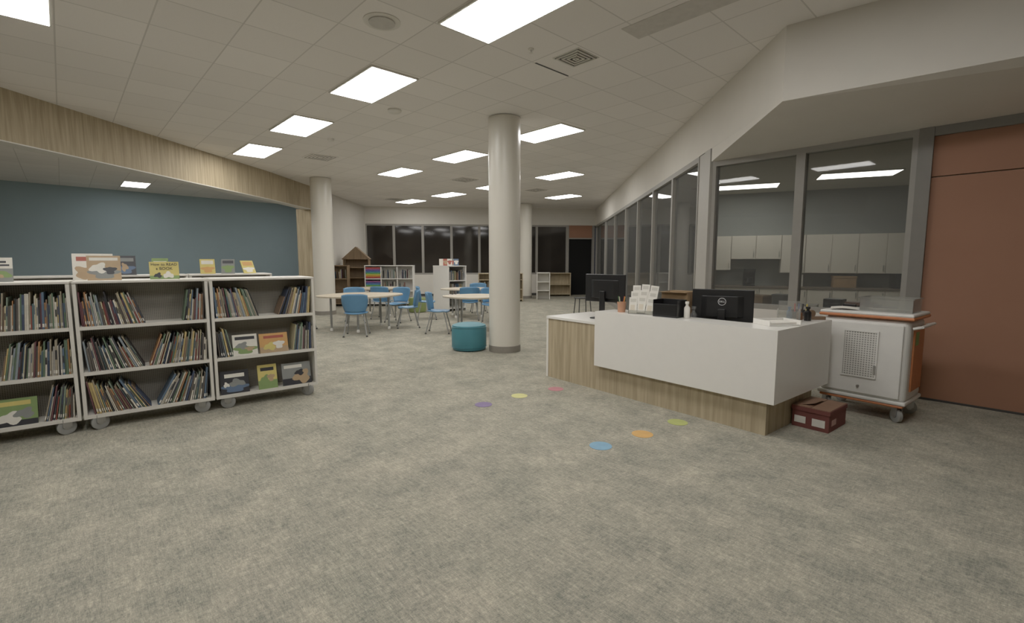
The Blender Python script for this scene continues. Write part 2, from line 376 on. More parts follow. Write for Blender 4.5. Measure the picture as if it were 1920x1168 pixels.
for i in range(3): shelf_unit(i*(W+.015),1.95,'off-white rolling bookcase standing behind the full row')
cols=[(206,200,184),(60,62,66),(140,72,60),(84,104,124),(94,114,92),(186,164,110),(126,104,84),(170,166,158),(58,68,90),(170,124,84),(130,140,146),(216,208,190),(100,62,66),(120,134,118),(76,98,102),(196,186,150),(90,84,78),(190,184,170),(44,44,46),(150,140,120)]
NC=len(cols)
BM=[plain('book_cover_%d'%i,c,.5,var=.1,scale=40) for i,c in enumerate(cols)]
STK=plain('spine_sticker',(222,218,206),.6)
variants=[]
for i in range(60):
    t=R.choice([.006,.007,.008,.009,.008,.011,.014]); h=R.uniform(.235,.305); wd=R.uniform(.19,.22)
    if R.random()<.25: h=R.uniform(.19,.235)
    g=G().box(0,0,0,t,.002,h).box(0,.002,0,.0015,wd,h).box(t-.0015,.002,0,t,wd,h).box(.0015,.002,.003,t-.0015,wd-.004,h-.003,1)
    if i%2: g.box(.001,-.0006,.018,t-.001,0,.045,2)
    if i%3==0: g.box(.001,-.0006,h*.45,t-.001,0,h*.72,3)
    ci=i%NC
    variants.append((g.mesh('book',[BM[ci],PAGES,STK,BM[(ci*5+3)%NC]]),t,h,wd,ci))
PLACED=[]
def put(v,m,lab,grp):
    PLACED.append((m.translation.xy.length,v,m,lab,grp))
def row(M,x0,x1,z,amin,amax,side,grp,lab,yd=.02):
    x=x0 if side<0 else x1
    n_est=max(3,int((x1-x0)/.0125)); da=(amax-amin)/n_est
    a=amin
    if side<0: x+=.31*math.sin(rad(a))
    else: x-=.31*math.sin(rad(a))
    while True:
        v=R.choice(variants); t=v[1]
        step=t/math.cos(rad(a))+.30*rad(da)+.0008
        if side<0:
            if x+step>x1: break
            m=Matrix.Translation((x,yd+R.uniform(0,.022),z+.0005))@Matrix.Rotation(-rad(a),4,'Y'); x+=step
        else:
            if x-step<x0: break
            m=Matrix.Translation((x,yd+R.uniform(0,.022),z+.0005))@Matrix.Rotation(rad(a),4,'Y')@Matrix.Translation((-t,0,0)); x-=step
        put(v,M@m,lab,grp); a+=da
i0,i1=.028,W-.028
la='thin hardcover picture book leaning among others on a shelf'; lu='thin hardcover picture book standing upright on a shelf'
z1,z2,z3=LV
row(MU2,i0,.48,z3,2,18,-1,'books on the top shelf',lu); row(MU2,.74,i1,z3,3,9,1,'books on the top shelf',lu)
row(MU2,i0,.46,z2,5,28,-1,'books on the middle shelf',la); row(MU2,.465,i1,z2,3,20,1,'books on the middle shelf',la)
row(MU2,i0,.48,z1,8,38,-1,'books on the bottom shelf',la); row(MU2,.483,i1,z1,6,40,1,'books on the bottom shelf',la)
row(MU3,i0,.42,z3,3,18,-1,'books on the top shelf',lu); row(MU3,.58,i1,z3,5,24,1,'books on the top shelf',la)
row(MU3,i0,.19,z2,4,18,-1,'books on the middle shelf',la); row(MU3,.71,i1,z2,1,8,1,'books on the middle shelf',lu)
row(MU1,.05,i1,z3,1,8,1,'books on the top shelf',lu)
row(MU1,.50,i1,z2,1,9,1,'books on the middle shelf',lu); row(MU1,.05,.4,z2,1,14,-1,'books on the middle shelf',la)
row(MU1,.71,i1,z1,3,16,1,'books on the bottom shelf',la)
def faceout(M,x,y,z,w,h,bg,shapes,lab,back=14,t=.012,txt=None,grp=None,yaw=0):
    m=M@Matrix.Translation((x,y,z+.001))@Matrix.Rotation(rad(yaw),4,'Z')@Matrix.Rotation(rad(-back),4,'X')
    mats=[bg,PAGES]+[s[4] for s in shapes]
    g=G().box(-w/2,0,0,w/2,.0015,h).box(-w/2,t-.0015,0,w/2,t,h).box(-w/2,0.0015,0,-w/2+.002,t-.0015,h).box(-w/2+.002,.0015,.003,w/2-.003,t-.0015,h-.003,1)
    for i,s in enumerate(shapes):
        a,b,c,d=s[:4]; y=-.0006-i*.0002
        if len(s)>5 and s[5]=='o':
            n=28; cx,cz,rx,rz=(a+c)/2*w-w/2,(b+d)/2*h,(c-a)*w/2,(d-b)*h/2; ph=(a*7+c*13+i*2.1)
            pts=[]
            for k in range(n):
                th=2*math.pi*k/n; q=1+.22*math.sin(3*th+ph)+.14*math.sin(5*th+2*ph)
                pts.append((max(-w/2,min(w/2,cx+rx*q*math.cos(th))),y,max(.002,min(h,cz+rz*q*math.sin(th)))))
            g.add(pts,[tuple(range(n))],i+2)
        else: g.box(-w/2+a*w,y,b*h,-w/2+c*w,0,d*h,i+2)
    o=ob('book',g,mats,M=m); T(o,lab,'book',grp)
    if txt:
        for s,fx,fz,sz,mt in txt: text('cover_lettering',s,sz,mt,o,Matrix.Translation((-w/2+fx*w,-.003,fz*h))@FRONT)
    return o
cY=plain('cover_yellow',(200,184,104),.5); cG=plain('cover_green',(120,144,86),.5); cK=plain('cover_black',(40,40,44),.4); cW=plain('cover_white',(216,212,200),.5)
cO=plain('cover_orange',(196,148,86),.5); cB=plain('cover_blue',(84,104,130),.5); cP=plain('cover_purple',(84,66,100),.5); cR=plain('cover_red',(160,78,62),.5); cGy=plain('cover_grey',(126,128,124),.5); cN=plain('cover_tan',(170,144,110),.5)
gb='face-out books on the shelves'
faceout(MU3,.28,.03,z2,.22,.21,cW,[(.05,.08,.95,.45,cG,'o'),(.15,.3,.6,.62,cGy,'o'),(.5,.2,.85,.4,cN,'o'),(.1,.75,.9,.9,cK)],'white picture book with green artwork displayed face out',grp=gb)
faceout(MU3,.545,.03,z2,.27,.2,cO,[(.0,.0,1,.3,cN),(.15,.12,.55,.5,cY,'o'),(.5,.2,.85,.6,cW,'o'),(.15,.74,.85,.88,cR)],'orange landscape picture book displayed face out',grp=gb)
faceout(MU3,.17,.03,z1,.25,.23,cK,[(.05,.08,.95,.4,cB,'o'),(.3,.3,.85,.6,cGy,'o'),(.1,.3,.3,.5,cW,'o'),(.15,.70,.85,.86,cW)],'black picture book with blue artwork displayed face out',grp=gb)
faceout(MU3,.47,.03,z1,.18,.25,cY,[(.0,.0,1,.35,cG),(.1,.12,.6,.55,cG,'o'),(.5,.3,.85,.6,cN,'o'),(.15,.74,.85,.88,cK)],'green and yellow picture book displayed face out',grp=gb)
faceout(MU3,.755,.03,z1,.29,.235,cGy,[(.0,.0,1,.3,cK),(.4,.05,.95,.62,cN,'o'),(.45,.4,.75,.66,cK,'o'),(.08,.76,.7,.9,cW)],'grey photo cover book displayed face out',grp=gb)
faceout(MU1,.5,.03,z1,.38,.22,cG,[(.0,.0,1,.2,cK),(.05,.12,.4,.6,cR,'o'),(.4,.08,.75,.5,cW,'o'),(.65,.25,.95,.6,cGy,'o'),(.1,.74,.9,.9,cY)],'large green illustrated book displayed face out',grp=gb)
gt='books displayed on bookcase tops'
zT=TOP
faceout(MU1,.52,.2,zT,.18,.2,cGy,[(.0,.55,1,1,cW),(.1,.1,.9,.5,cG,'o'),(.3,.15,.7,.35,cN,'o'),(.1,.65,.9,.72,cK),(.1,.78,.8,.86,cK)],'grey and white hardcover standing on a bookcase top',grp=gt)
faceout(MU2,.13,.33,zT,.28,.24,cW,[(.05,.05,.55,.5,cN,'o'),(.1,.72,.9,.88,cR),(.6,.1,.95,.5,cGy,'o')],'white book with red title standing on a bookcase top',grp=gt)
faceout(MU2,.21,.16,zT,.23,.22,cN,[(.08,.08,.92,.45,cGy,'o'),(.1,.3,.6,.68,cW,'o'),(.5,.25,.85,.55,cK,'o'),(.08,.8,.92,.92,cW)],'tan book with machine artwork standing on a bookcase top',grp=gt)
faceout(MU2,.64,.17,zT,.225,.165,cY,[(.0,.0,1,.2,cG),(.45,.05,.8,.4,cW,'o'),(.15,.08,.4,.35,cK,'o')],'yellow book titled how to read a book on a bookcase top',txt=[('How to READ',.5,.84,.034,cK),('a BOOK',.5,.60,.036,cK)],grp=gt)
faceout(MU2,.62,.38,zT,.13,.2,cG,[(.1,.6,.9,.85,cW)],'small green book standing on a bookcase top',grp=gt)
UBM=FR(*(P0-UB*(3*(W+.015))+UD*1.95),0,SH)
faceout(UBM,1.33,.2,zT,.2,.24,cK,[(.1,.08,.9,.5,cB,'o'),(.1,.7,.9,.88,cGy),(.3,.2,.6,.6,cN,'o')],'dark navy book standing on a bookcase top',grp=gt)
faceout(UBM,2.18,.2,zT,.17,.2,cY,[(.1,.1,.9,.5,cO,'o'),(.1,.65,.9,.9,cW)],'small yellow and orange book on a bookcase top',grp=gt)
faceout(UBM,2.41,.2,zT,.16,.2,cGy,[(.1,.1,.9,.6,cG,'o'),(.1,.7,.9,.9,cK)],'small grey green book on a bookcase top',grp=gt,yaw=-15)
faceout(UBM,2.68,.2,zT,.18,.19,cY,[(.1,.1,.9,.5,cW,'o'),(.1,.6,.9,.9,cO)],'yellow book angled on a bookcase top',grp=gt,yaw=25,back=24)
# ---------------------------------------------------------------- circulation desk
DA=-51.7; DM=FR(.44,6.0,0,DA)
e=empty('reception_desk',DM); T(e,'reception desk with oak base and white raised transaction counter','desk')
ob('base',G().box(.03,0,0,2.70,.78,.74).box(2.0,.78,0,2.66,1.05,.74),OAK,e)
ob('end_panel',G().box(0,-.005,0,.03,.8,.74),WHITE,e)
ob('countertop',G().box(0,-.01,.74,2.70,.8,.77).box(1.95,.8,.74,2.70,1.08,.77),WHITE,e,bevel=.002)
g=G().box(.85,-.06,.29,2.78,-.02,.90).box(2.74,-.02,.29,2.78,1.09,.90).box(.85,-.02,.865,2.74,.27,.90).box(2.45,.27,.865,2.74,1.09,.90)
g.box(.87,-.02,.29,2.74,-.001,.33).box(2.45,1.05,.772,2.74,1.09,.865).box(.85,-.02,.772,.88,.26,.865)
ob('transaction_counter',g,WHITE,e)
def DP(x,y,z,yaw=0): return DM@Matrix.Translation((x,y,z))@Matrix.Rotation(rad(yaw),4,'Z')
def monitor(M,lab,sw=.56,sh=.34,zc=.36,logo=False):
    e=empty('monitor',M); T(e,lab,'monitor')
    b=sw/2
    g=G().box(-b,0,zc-sh/2,b,.022,zc+sh/2); g.prism([(-b*.7,0),(b*.7,0),(b*.5,-.035),(-b*.5,-.035)],zc-sh*.36,zc+sh*.3)
    ob('screen_housing',g,BLACK,e,bevel=.006); ob('display',G().box(-b+.012,.0221,zc-sh/2+.014,b-.012,.0235,zc+sh/2-.012),plain('screen_dark',(10,12,16),.12),e)
    ob('stand_neck',G().box(-.035,-.065,.012,.035,-.036,zc-.03),BLACK,e,bevel=.008); ob('stand_base',G().box(-.12,-.13,0,.12,.07,.014),BLACK,e,bevel=.006)
    if logo:
        sv=plain('logo_silver',(235,235,235),.4)
        ob('logo_ring',G().lathe(0,0,[(.033,-.001),(.037,-.001),(.037,.001),(.033,.001)],32),sv,e,Matrix.Translation((0,-.0365,zc+.04))@FRONT)
        ob('logo_disc',G().cyl(0,0,-.0008,.0008,.033,32),BLACK,e,Matrix.Translation((0,-.0375,zc+.04))@FRONT)
        text('logo_lettering','DELL',.025,sv,e,Matrix.Translation((0,-.0388,zc+.04))@FRONT)
    return e
monitor(DP(.62,.36,.771,10),'black flat monitor seen from behind on the lower counter',.54,.33,.36)
monitor(DP(1.98,.56,.771,24),'black flat monitor with round logo on its back',.57,.32,.24,True)
o=ob('pencil_cup',G().lathe(0,0,[(.04,0),(.048,.11),(.044,.11),(.038,.008)],24),plain('cup_tan',(190,140,110),.5),M=DP(1.09,.10,.901),smooth=True); T(o,'small patterned cup with colour pencils on the white counter','cup')
for i,c in enumerate(((200,160,60),(180,70,60),(90,130,80),(220,210,190))):
    a=i*1.6; p=ob('pencil',G().rod((.012*math.cos(a),.012*math.sin(a),.012),(.045*math.cos(a),.045*math.sin(a),.17),.004,8),plain('pencil_%d'%i,c,.5),M=DP(1.09,.10,.901)); T(p,'coloured pencil standing in a cup','pencil','pencils in the cup')
BRM=DP(1.34,.13,.901,20)
e=empty('brochure_rack',BRM); T(e,'tiered clear brochure rack filled with pale leaflets','brochure rack')
for i in range(3):
    y=-.07+i*.06
    ob('tier',G().box(-.13,y,0,.13,y+.003,.04+i*.06).box(-.13,y+.003,0,-.127,y+.055,.04+i*.06).box(.127,y+.003,0,.13,y+.055,.04+i*.06),ACRYL,e)
PAP=plain('paper',(226,222,212),.7); PAPB=plain('paper_tint',(200,196,184),.7); PAPC=plain('paper_tan',(214,204,184),.7)
for i in range(3):
    for j in range(3):
        y=-.062+i*.06
        o=ob('leaflet',G().box(-.042,0,0,.042,.003,.17).box(-.03,-.0006,.12,.03,0,.155,1).box(-.028,-.0006,.03,.02,0,.09,2),[PAP,PAPB,PAPC],M=BRM@Matrix.Translation((-.085+j*.085,y+.006,.005+i*.06+(j%2)*.012))@Matrix.Rotation(rad(-10),4,'X')@Matrix.Rotation(rad((j-1)*4+2),4,'Y')); T(o,'white folded leaflet in a brochure rack','leaflet','leaflets in the rack')
e=ob('letter_tray',G().box(-.13,-.1,0,.13,.1,.012).box(-.13,-.1,.012,-.122,.1,.17).box(.122,-.1,.012,.13,.1,.17).box(-.122,.092,.012,.122,.1,.17).box(-.122,-.1,.012,.122,-.092,.13).box(-.122,-.09,.1,.122,.09,.108),BLACK,M=DP(1.66,.14,.901,6),bevel=.003); T(e,'black plastic desk organiser on the white counter','desk organiser')
e=ob('cardboard_box',G().box(-.14,-.1,0,.14,-.094,.24).box(-.14,.094,0,.14,.1,.24).box(-.14,-.094,0,-.134,.094,.24).box(.134,-.094,0,.14,.094,.24).box(-.134,-.094,0,.134,.094,.006).box(-.14,.1,.237,.14,.2,.24).box(-.14,-.16,.237,.14,-.1,.24),KRAFT,M=DP(1.52,.5,.771,10)@Matrix.Translation((0,0,.12))); T(e,'open brown cardboard box stacked behind the counter','box')
e=ob('file_crate',G().box(-.15,-.1,0,.15,.1,.01).box(-.15,-.1,.01,-.14,.1,.11).box(.14,-.1,.01,.15,.1,.11).box(-.14,.09,.01,.14,.1,.11).box(-.14,-.1,.01,.14,-.09,.11).box(-.15,-.1,.11,.15,.1,.118),plain('brown_crate',(96,80,58),.6),M=DP(1.52,.5,.771,10),bevel=.003); T(e,'closed brown crate on the lower counter','crate')
def bottle(name,x,y,z,r,h,mat,lab):
    o=ob(name,G().lathe(0,0,[(r*.95,0),(r,.01),(r,h*.62),(r*.45,h*.75),(r*.45,h*.85),(r*.65,h*.86),(r*.65,h)],20),mat,M=DP(x,y,z),smooth=True); T(o,lab,'bottle')
bottle('sanitiser_bottle',1.74,.45,.771,.034,.22,FROST,'clear pump bottle on the counter')
bottle('sanitiser_bottle',1.84,.16,.901,.028,.16,PAP,'small white bottle on the white counter')
bottle('ink_bottle',2.66,.84,.901,.03,.13,BLACK,'small dark bottle on the white counter')
bottle('ink_bottle',2.58,.87,.901,.025,.1,plain('amber',(120,80,50),.4),'small amber bottle on the white counter')
bottle('glue_bottle',2.5,.84,.901,.024,.12,plain('glue_blue',(90,120,150),.4),'small blue bottle on the white counter')
o=ob('book_stand',G().box(-.09,-.005,0,.09,0,.19).box(-.09,0,0,.09,.08,.004).box(-.09,.075,.004,.09,.08,.09).box(-.09,0,.004,-.086,.075,.12).box(.086,0,.004,.09,.075,.12),FROST,M=DP(2.58,.64,.901,30)); T(o,'clear acrylic sign holder on the white counter','sign holder')
o=ob('paper_tray',G().box(-.15,-.11,0,.15,.11,.008).box(-.15,-.11,.008,-.142,.11,.045).box(.142,-.11,.008,.15,.11,.045).box(-.142,.102,.008,.142,.11,.045),WHITE,M=DP(2.60,.34,.901,60),bevel=.002); T(o,'low white paper tray on the white counter','tray')
o=ob('paper_stack',G().box(-.12,-.09,0,.12,.09,.018),PAP,M=DP(2.60,.34,.910,64)); T(o,'stack of white paper in a tray','paper')
o=ob('paper_sheet',G().box(-.07,-.1,0,.07,.1,.002),PAP,M=DP(1.06,.22,.901,25)); T(o,'loose paper sheet on the white counter','paper')
o=ob('tape_dispenser',G().box(-.09,-.03,0,.09,.03,.03).lathe(-.03,.055,[(.035,-.012),(.035,.012)],20,0,'y'),plain('clutter_tan',(120,96,74),.5),M=DP(2.66,1.0,.901,50)); T(o,'tan tape dispenser at the counter end','tape dispenser')
o=ob('supply_caddy',G().box(-.07,-.05,0,.07,.05,.006).box(-.07,-.05,.006,-.066,.05,.08).box(.066,-.05,.006,.07,.05,.08).box(-.066,.046,.006,.066,.05,.08).box(-.066,-.05,.006,.066,-.046,.06),DGREY,M=DP(2.53,1.01,.901,10)); T(o,'small grey supply caddy at the counter end','caddy')
for i in range(4):
    p=ob('marker_pen',G().rod((-.045+i*.03,0,.007),(-.05+i*.035,.01,.14),.007,8),plain('pen_%d'%i,[(180,70,60),(70,90,140),(60,60,60),(200,180,90)][i],.4),M=DP(2.53,1.01,.901,10)); T(p,'marker pen standing in a supply caddy','pen','pens in the caddy')
o=ob('keyboard',G().box(-.22,-.07,0,.22,.07,.02),BLACK,M=DP(2.2,.75,.771,-80),bevel=.004); T(o,'black keyboard on the lower counter','keyboard')
e=ob('cardboard_carton',G().box(0,0,0,.29,.40,.18),MAROON,M=DP(2.72,.47,0),bevel=.002); T(e,'maroon cardboard carton with worn brown lid on the carpet','carton')
ob('lid',G().box(-.006,-.006,.15,.296,.406,.185,0).box(.0,.0,.185,.143,.40,.19,1).box(.147,.0,.185,.29,.40,.19,1).add([(.06,.05,.191),(.15,.08,.215),(.15,.3,.21),(.05,.3,.191)],[(0,1,2,3)],1),[MAROON,REDBR],e)
ob('paper_label',G().box(.02,-.002,.04,.11,.0,.10),PAP,e); ob('paper_label',G().box(.16,-.002,.035,.26,.0,.10),PAP,e); ob('paper_label',G().box(.29,.06,.05,.292,.16,.10),plain('label_pink',(190,150,140),.7),e)
# ---------------------------------------------------------------- charging cart
CM=FR(3.05,4.69,0,DA)
e=empty('charging_cart',CM); T(e,'white and orange device charging cart on casters','cart')
cw,cd=.70,.52
ob('body',G().box(.01,.0,.18,cw-.01,cd,.93),CARTW,e,bevel=.05,seg=5)
ob('front_door',G().box(.05,-.018,.22,cw-.05,.0,.885),CARTW,e,bevel=.014,seg=3)
ob('vent_panel',G().box(.21,-.026,.39,.46,-.016,.80),PERFW,e,bevel=.004)
fr=G().box(.195,-.03,.375,.21,-.016,.815).box(.46,-.03,.375,.475,-.016,.815).box(.21,-.03,.375,.46,-.016,.39).box(.21,-.03,.80,.46,-.016,.815)
ob('vent_frame',fr,CARTW,e)
ob('vent_latch',G().box(.45,-.036,.42,.47,-.03,.50),CHROME,e)
ob('side_panel',G().box(cw-.012,.11,.28,cw+.004,cd-.08,.86),ORANGE,e,bevel=.006)
ob('side_panel',G().box(-.004,.11,.28,.012,cd-.08,.86),ORANGE,e,bevel=.006)
ob('base_rail',G().box(0.02,-.005,.14,cw-.02,cd+.005,.165),ORANGE,e,bevel=.01)
ob('base_bumper',G().box(0.0,-.012,.165,cw,cd+.012,.20),CARTW,e,bevel=.012)
ob('top_rim',G().box(-.02,-.03,.932,cw+.02,cd+.03,.96),ORANGE,e,bevel=.012,seg=3)
ob('top_tray',G().box(-.014,-.024,.956,cw+.014,cd+.024,.985),CARTW,e,bevel=.012)
g=G().rod((cw+.0,.04,.86),(cw+.06,.04,.88),.013).rod((cw+.06,.04,.88),(cw+.06,cd-.04,.88),.013).rod((cw+.06,cd-.04,.88),(cw+.0,cd-.04,.86),.013)
ob('push_handle',g,CARTW,e)
ob('sticker',G().box(cw+.0045,.14,.70,cw+.006,.24,.82),plain('sticker_green',(110,150,80),.5),e)
ob('lock',G().cyl(.34,.29,-.032,-.016,.012,16,0,'y'),CHROME,e)
for x in (.07,cw-.07):
    for y in (.05,cd-.06): caster(e,x,y,.062,.142,yaw=R.choice([-60,50,75]))
zc=.986
o=ob('clear_bin',G().box(-.19,-.14,0,.19,.14,.004).box(-.2,-.15,.0,-.197,.15,.13).box(.197,-.15,.0,.2,.15,.13).box(-.197,.147,.0,.197,.15,.13).box(-.197,-.15,.0,.197,-.147,.13).box(-.21,-.16,.12,.21,-.15,.13).box(-.21,.15,.12,.21,.16,.13).box(.2,-.15,.12,.21,.15,.13).box(-.21,-.15,.12,-.2,.15,.13),FROST,M=CM@Matrix.Translation((.47,.27,zc))); T(o,'clear plastic bin sitting on the cart','storage bin')
o=ob('paper_sheet',G().surf(lambda u,v:(-.11+.22*u,-.14+.28*v,.004+.01*math.sin(u*3)),8,6),PAP,M=CM@Matrix.Translation((.12,.2,zc))@Matrix.Rotation(.3,4,'Z'),solid=.002); T(o,'loose white paper sheet on the cart top','paper')
o=ob('cable_adapter',G().box(-.05,-.03,0,.05,.03,.03).rod((.05,0,.015),(.13,.05,.015),.005),BLACK,M=CM@Matrix.Translation((.1,.42,zc))); T(o,'black power adapter lying on the cart','adapter')
# ---------------------------------------------------------------- carpet dots
for x,y,c,n in ((-.29,4.76,(120,104,138),'purple'),(.08,5.08,(194,190,126),'yellow'),(.50,5.36,(182,122,128),'pink'),(.70,3.66,(118,156,180),'blue'),(1.10,3.92,(198,154,90),'orange'),(1.50,4.22,(166,172,100),'green')):
    o=ob('floor_spot',G().cyl(0,0,0,.002,.088,40),plain('spot_'+n,c,.8),M=FR(x,y,.0005,0)); T(o,n+' round marker spot stuck on the carpet','floor marker','round floor markers')
pr=[(.22,0),(.27,.015),(.285,.06),(.287,.2),(.285,.36),(.272,.41),(.2,.435),(.05,.442),(.001,.443)]
o=ob('pouf',G().lathe(0,0,pr,40),TEAL,M=FR(-.71,7.86,.001,0),smooth=True); T(o,'round teal vinyl pouf beside the column','pouf')
g=G()
for z in (.055,.385):
    g.lathe(0,0,[(.284,z-.004),(.291,z),(.284,z+.004)],40)
ob('piping',g,plain('teal_dark',(50,106,118),.5),o,smooth=True)
# ---------------------------------------------------------------- tables and chairs
def table(x,y,r,yaw,lab,nleg=4):
    e=empty('activity_table',FR(x,y,0,yaw)); T(e,lab,'table')
    pts=[]
    for i in range(48):
        a=2*math.pi*i/48; rr=r*(1+.05*math.cos(4*a)); pts.append((rr*math.cos(a),rr*.9*math.sin(a)))
    ob('tabletop',G().prism(pts,.71,.742),OAKH,e,bevel=.004)
    for i in range(nleg):
        a=2*math.pi*(i+.5)/nleg; c,s=math.cos(a),math.sin(a); q=r*.72
        l=ob('leg',G().rod((c*q,s*q*.9,.71),(c*q,s*q*.9,.06),.022,14),LGREY,e)
        ob('foot',G().lathe(c*q,s*q*.9,[(.03,0),(.034,.03),(.02,.06)],16),WHITE,l,smooth=True)
table(-3.25,10.3,.86,30,'light oak round activity table with grey tube legs',5)
table(-.75,9.95,.66,0,'light oak activity table with chairs beside the column')
table(-1.2,12.7,.66,15,'light oak activity table behind another table')
table(-3.6,13.0,.7,0,'light oak activity table before the far bookcases')
def chair_proto():
    e=empty('student_chair',FR(0,0,0,0))
    def seat(u,v):
        x=(u-.5)*.43*(1-.12*abs(v-.5)); y=-.21+.42*v
        return (x*(1.0 if v>.1 else .95),y,.44+.03*((u-.5)*2)**2-.02*math.sin(v*math.pi)+(.0 if v>.12 else -.015))
    ob('seat',G().surf(seat,10,10),CHAIRB,e,smooth=True,solid=.012)
    def back(u,v):
        wd=.46*(.80+.26*math.sin(min(1,v*1.15)*math.pi*.62)); x=(u-.5)*wd
        return (x,.215+.05*v-.09*((u-.5)*2)**2,.47+.36*v-.03*((u-.5)*2)**4*(1 if v>.6 else 0))
    ob('backrest',G().surf(back,12,10),CHAIRB,e,smooth=True,solid=.012)
    for sx in (-1,1):
        for sy in (-1,1):
            l=ob('leg',G().rod((sx*.15,sy*.13,.425),(sx*.215,sy*.23,.012),.0125,10),LGREY,e)
            ob('foot',G().lathe(sx*.216,sy*.232,[(.02,0),(.02,.012),(.013,.03)],12),DGREY,l)
    return e
proto=chair_proto(); first=True
chairs=[(-3.05,9.35,190,'at the round oak table'),(-2.3,10.55,-75,'at the round oak table'),(-2.75,11.5,-20,'between two tables'),(-2.15,12.05,100,'drawn back between tables'),
 (-1.5,9.75,90,'beside the oak table'),(-.5,11.3,0,'beside the round column'),(-3.75,11.4,20,'behind the round oak table'),(-4.4,10.0,100,'at the round oak table'),(-.95,13.7,10,'at the rear oak table'),(-3.3,12.2,170,'at the rear oak table'),(-1.05,11.9,185,'at the rear oak table')]
for x,y,yaw,wh in chairs:
    M=FR(x,y,0,yaw)
    if first: proto.matrix_local=M; c=proto; first=False
    else: c=clone(proto,M)
    T(c,'blue plastic student chair with grey legs '+wh,'chair','blue student chairs')
# ---------------------------------------------------------------- far furniture
def bookcase(name,M,w,d,h,levels,mat,lab,cat='bookcase',cols_=1,gable=0,plinth=.08):
    e=empty(name,M); T(e,lab,cat); t=.025
    for x in (0,w-t): ob('side_panel',G().box(x,0,0,x+t,d,h),mat,e)
    for k in range(1,cols_): ob('divider',G().box(w*k/cols_-t/2,.01,plinth,w*k/cols_+t/2,d-.02,h-t),mat,e)
    ob('back_panel',G().box(t,d-.015,0,w-t,d,h),mat,e)
    if gable:
        ob('roof_panel',G().add([(-.04,0,h-.02),(w/2,0,h+gable),(w+.04,0,h-.02),(-.04,d,h-.02),(w/2,d,h+gable),(w+.04,d,h-.02),(0,0,h-.05),(w/2,0,h+gable-.05),(w,0,h-.05),(0,d,h-.05),(w/2,d,h+gable-.05),(w,d,h-.05)],
          [(0,1,4,3),(1,2,5,4),(6,9,10,7),(7,10,11,8),(0,6,7,1),(1,7,8,2),(3,4,10,9),(4,5,11,10),(0,3,9,6),(2,8,11,5)]),mat,e)
        ob('gable_panel',G().add([(0,.02,h-.03),(w,.02,h-.03),(w/2,.02,h+gable-.05)],[(0,1,2)]),mat,e)
    else: ob('top_panel',G().box(-.005,-.005,h,w+.005,d,h+t),mat,e)
    for z in levels: ob('shelf',G().box(t,.004,z-t,w-t,d-.016,z),mat,e)
    return e
def fill(M,x0,x1,z,frac,grp):
    x=x0
    while x<x1:
        v=R.choice(variants)
        if R.random()<frac and x+v[1]<x1:
            put(v,M@Matrix.Translation((x,.03,z+.0005)),'small upright book on a distant bookcase shelf',grp)
            x+=v[1]+.006
        else: x+=.05
M=FR(-5.75,16.4,0,10); bookcase('house_bookcase',M,.85,.5,1.55,(.1,.5,.9,1.25),BROWN,'brown wooden bookcase shaped like a gabled house',gable=.40)
M=FR(-5.88,15.4,0,8); bookcase('brown_bookcase',M,.6,.35,1.3,(.1,.5,.9),BROWN,'brown wooden bookcase beside the house-shaped bookcase'); fill(M,.04,.54,.9,.7,'books on the brown bookcase')
M=FR(-4.75,15.5,0,4); bookcase('white_bookcase',M,1.55,.4,1.3,(.1,.5,.9),WHITE,'white bookcase with colourful trays and books',cols_=3)
for z in (.5,.9): fill(M,.56,1.5,z,.6,'books on the white bookcase')
rb=[(196,80,70),(214,140,60),(214,200,80),(110,170,90),(80,150,180),(90,90,160),(150,90,140)]
for i in range(15):
    zz=.52+i*.044 if i<7 else .915+(i-7)*.044
    if i>=7 and zz>1.24: break
    o=ob('tray',G().box(0,0,0,.46,.3,.026).box(0,-.006,0,.46,0,.03),plain('tray_%d'%(i%7),rb[i%7],.5),M=M@Matrix.Translation((.035,.02,zz))); T(o,'shallow coloured storage tray in a white bookcase','tray','coloured trays')
Mx=FR(-1.83,13.85,0,40); bookcase('white_bookcase',Mx,.62,.85,1.3,(.1,.5,.9),WHITE,'white bookcase with blank end panel and books on top') 
for z in (.5,.9): fill(Mx,.04,.58,z,.8,'books on the white end bookcase')
for i in range(6):
    faceout(Mx,.1+(i%2)*.3,.08+i*.11,1.326,.14,.2,[cW,cB,cR,cGy][i%4],[(.1,.2,.9,.8,[cR,cW,cN][i%3],'o')],'small book standing on a white bookcase top',grp='books on the white bookcase top',back=10,yaw=-30)
My=FR(-1.2,17.2,0,5); bookcase('oak_bookcase',My,1.6,.4,1.0,(.1,.45,.8),OAK,'low oak bookcase before the far windows',cols_=2); 
fill(My,.05,1.5,.45,.5,'books on the low oak bookcase')
o=ob('ottoman',G().lathe(0,0,[(.2,0),(.24,.02),(.25,.1),(.25,.36),(.23,.41),(.1,.425),(.001,.426)],32),plain('green_vinyl',(130,144,84),.5),M=FR(-2.72,13.75,.001,0),smooth=True); T(o,'round green ottoman beside a white bookcase','ottoman')
o=bookcase('book_cart',FR(.95,18.3,0,0),.5,.4,1.0,(.35,.68),OFFW,'small off-white book cart near the far column')
o=bookcase('oak_bookcase',FR(1.5,19.9,0,5),.95,.35,.95,(.1,.5),OAK,'low oak bookcase under the far window')
e=empty('stool',FR(1.95,13.2,0,20)); T(e,'dark small stool near the glazed partition','stool')
ob('seat',G().box(-.2,-.16,.43,.2,.16,.46),DGREY,e,bevel=.01)
for sx in (-1,1):
    for sy in (-1,1): ob('leg',G().rod((sx*.16,sy*.12,.43),(sx*.19,sy*.15,0),.014,10),DGREY,e)
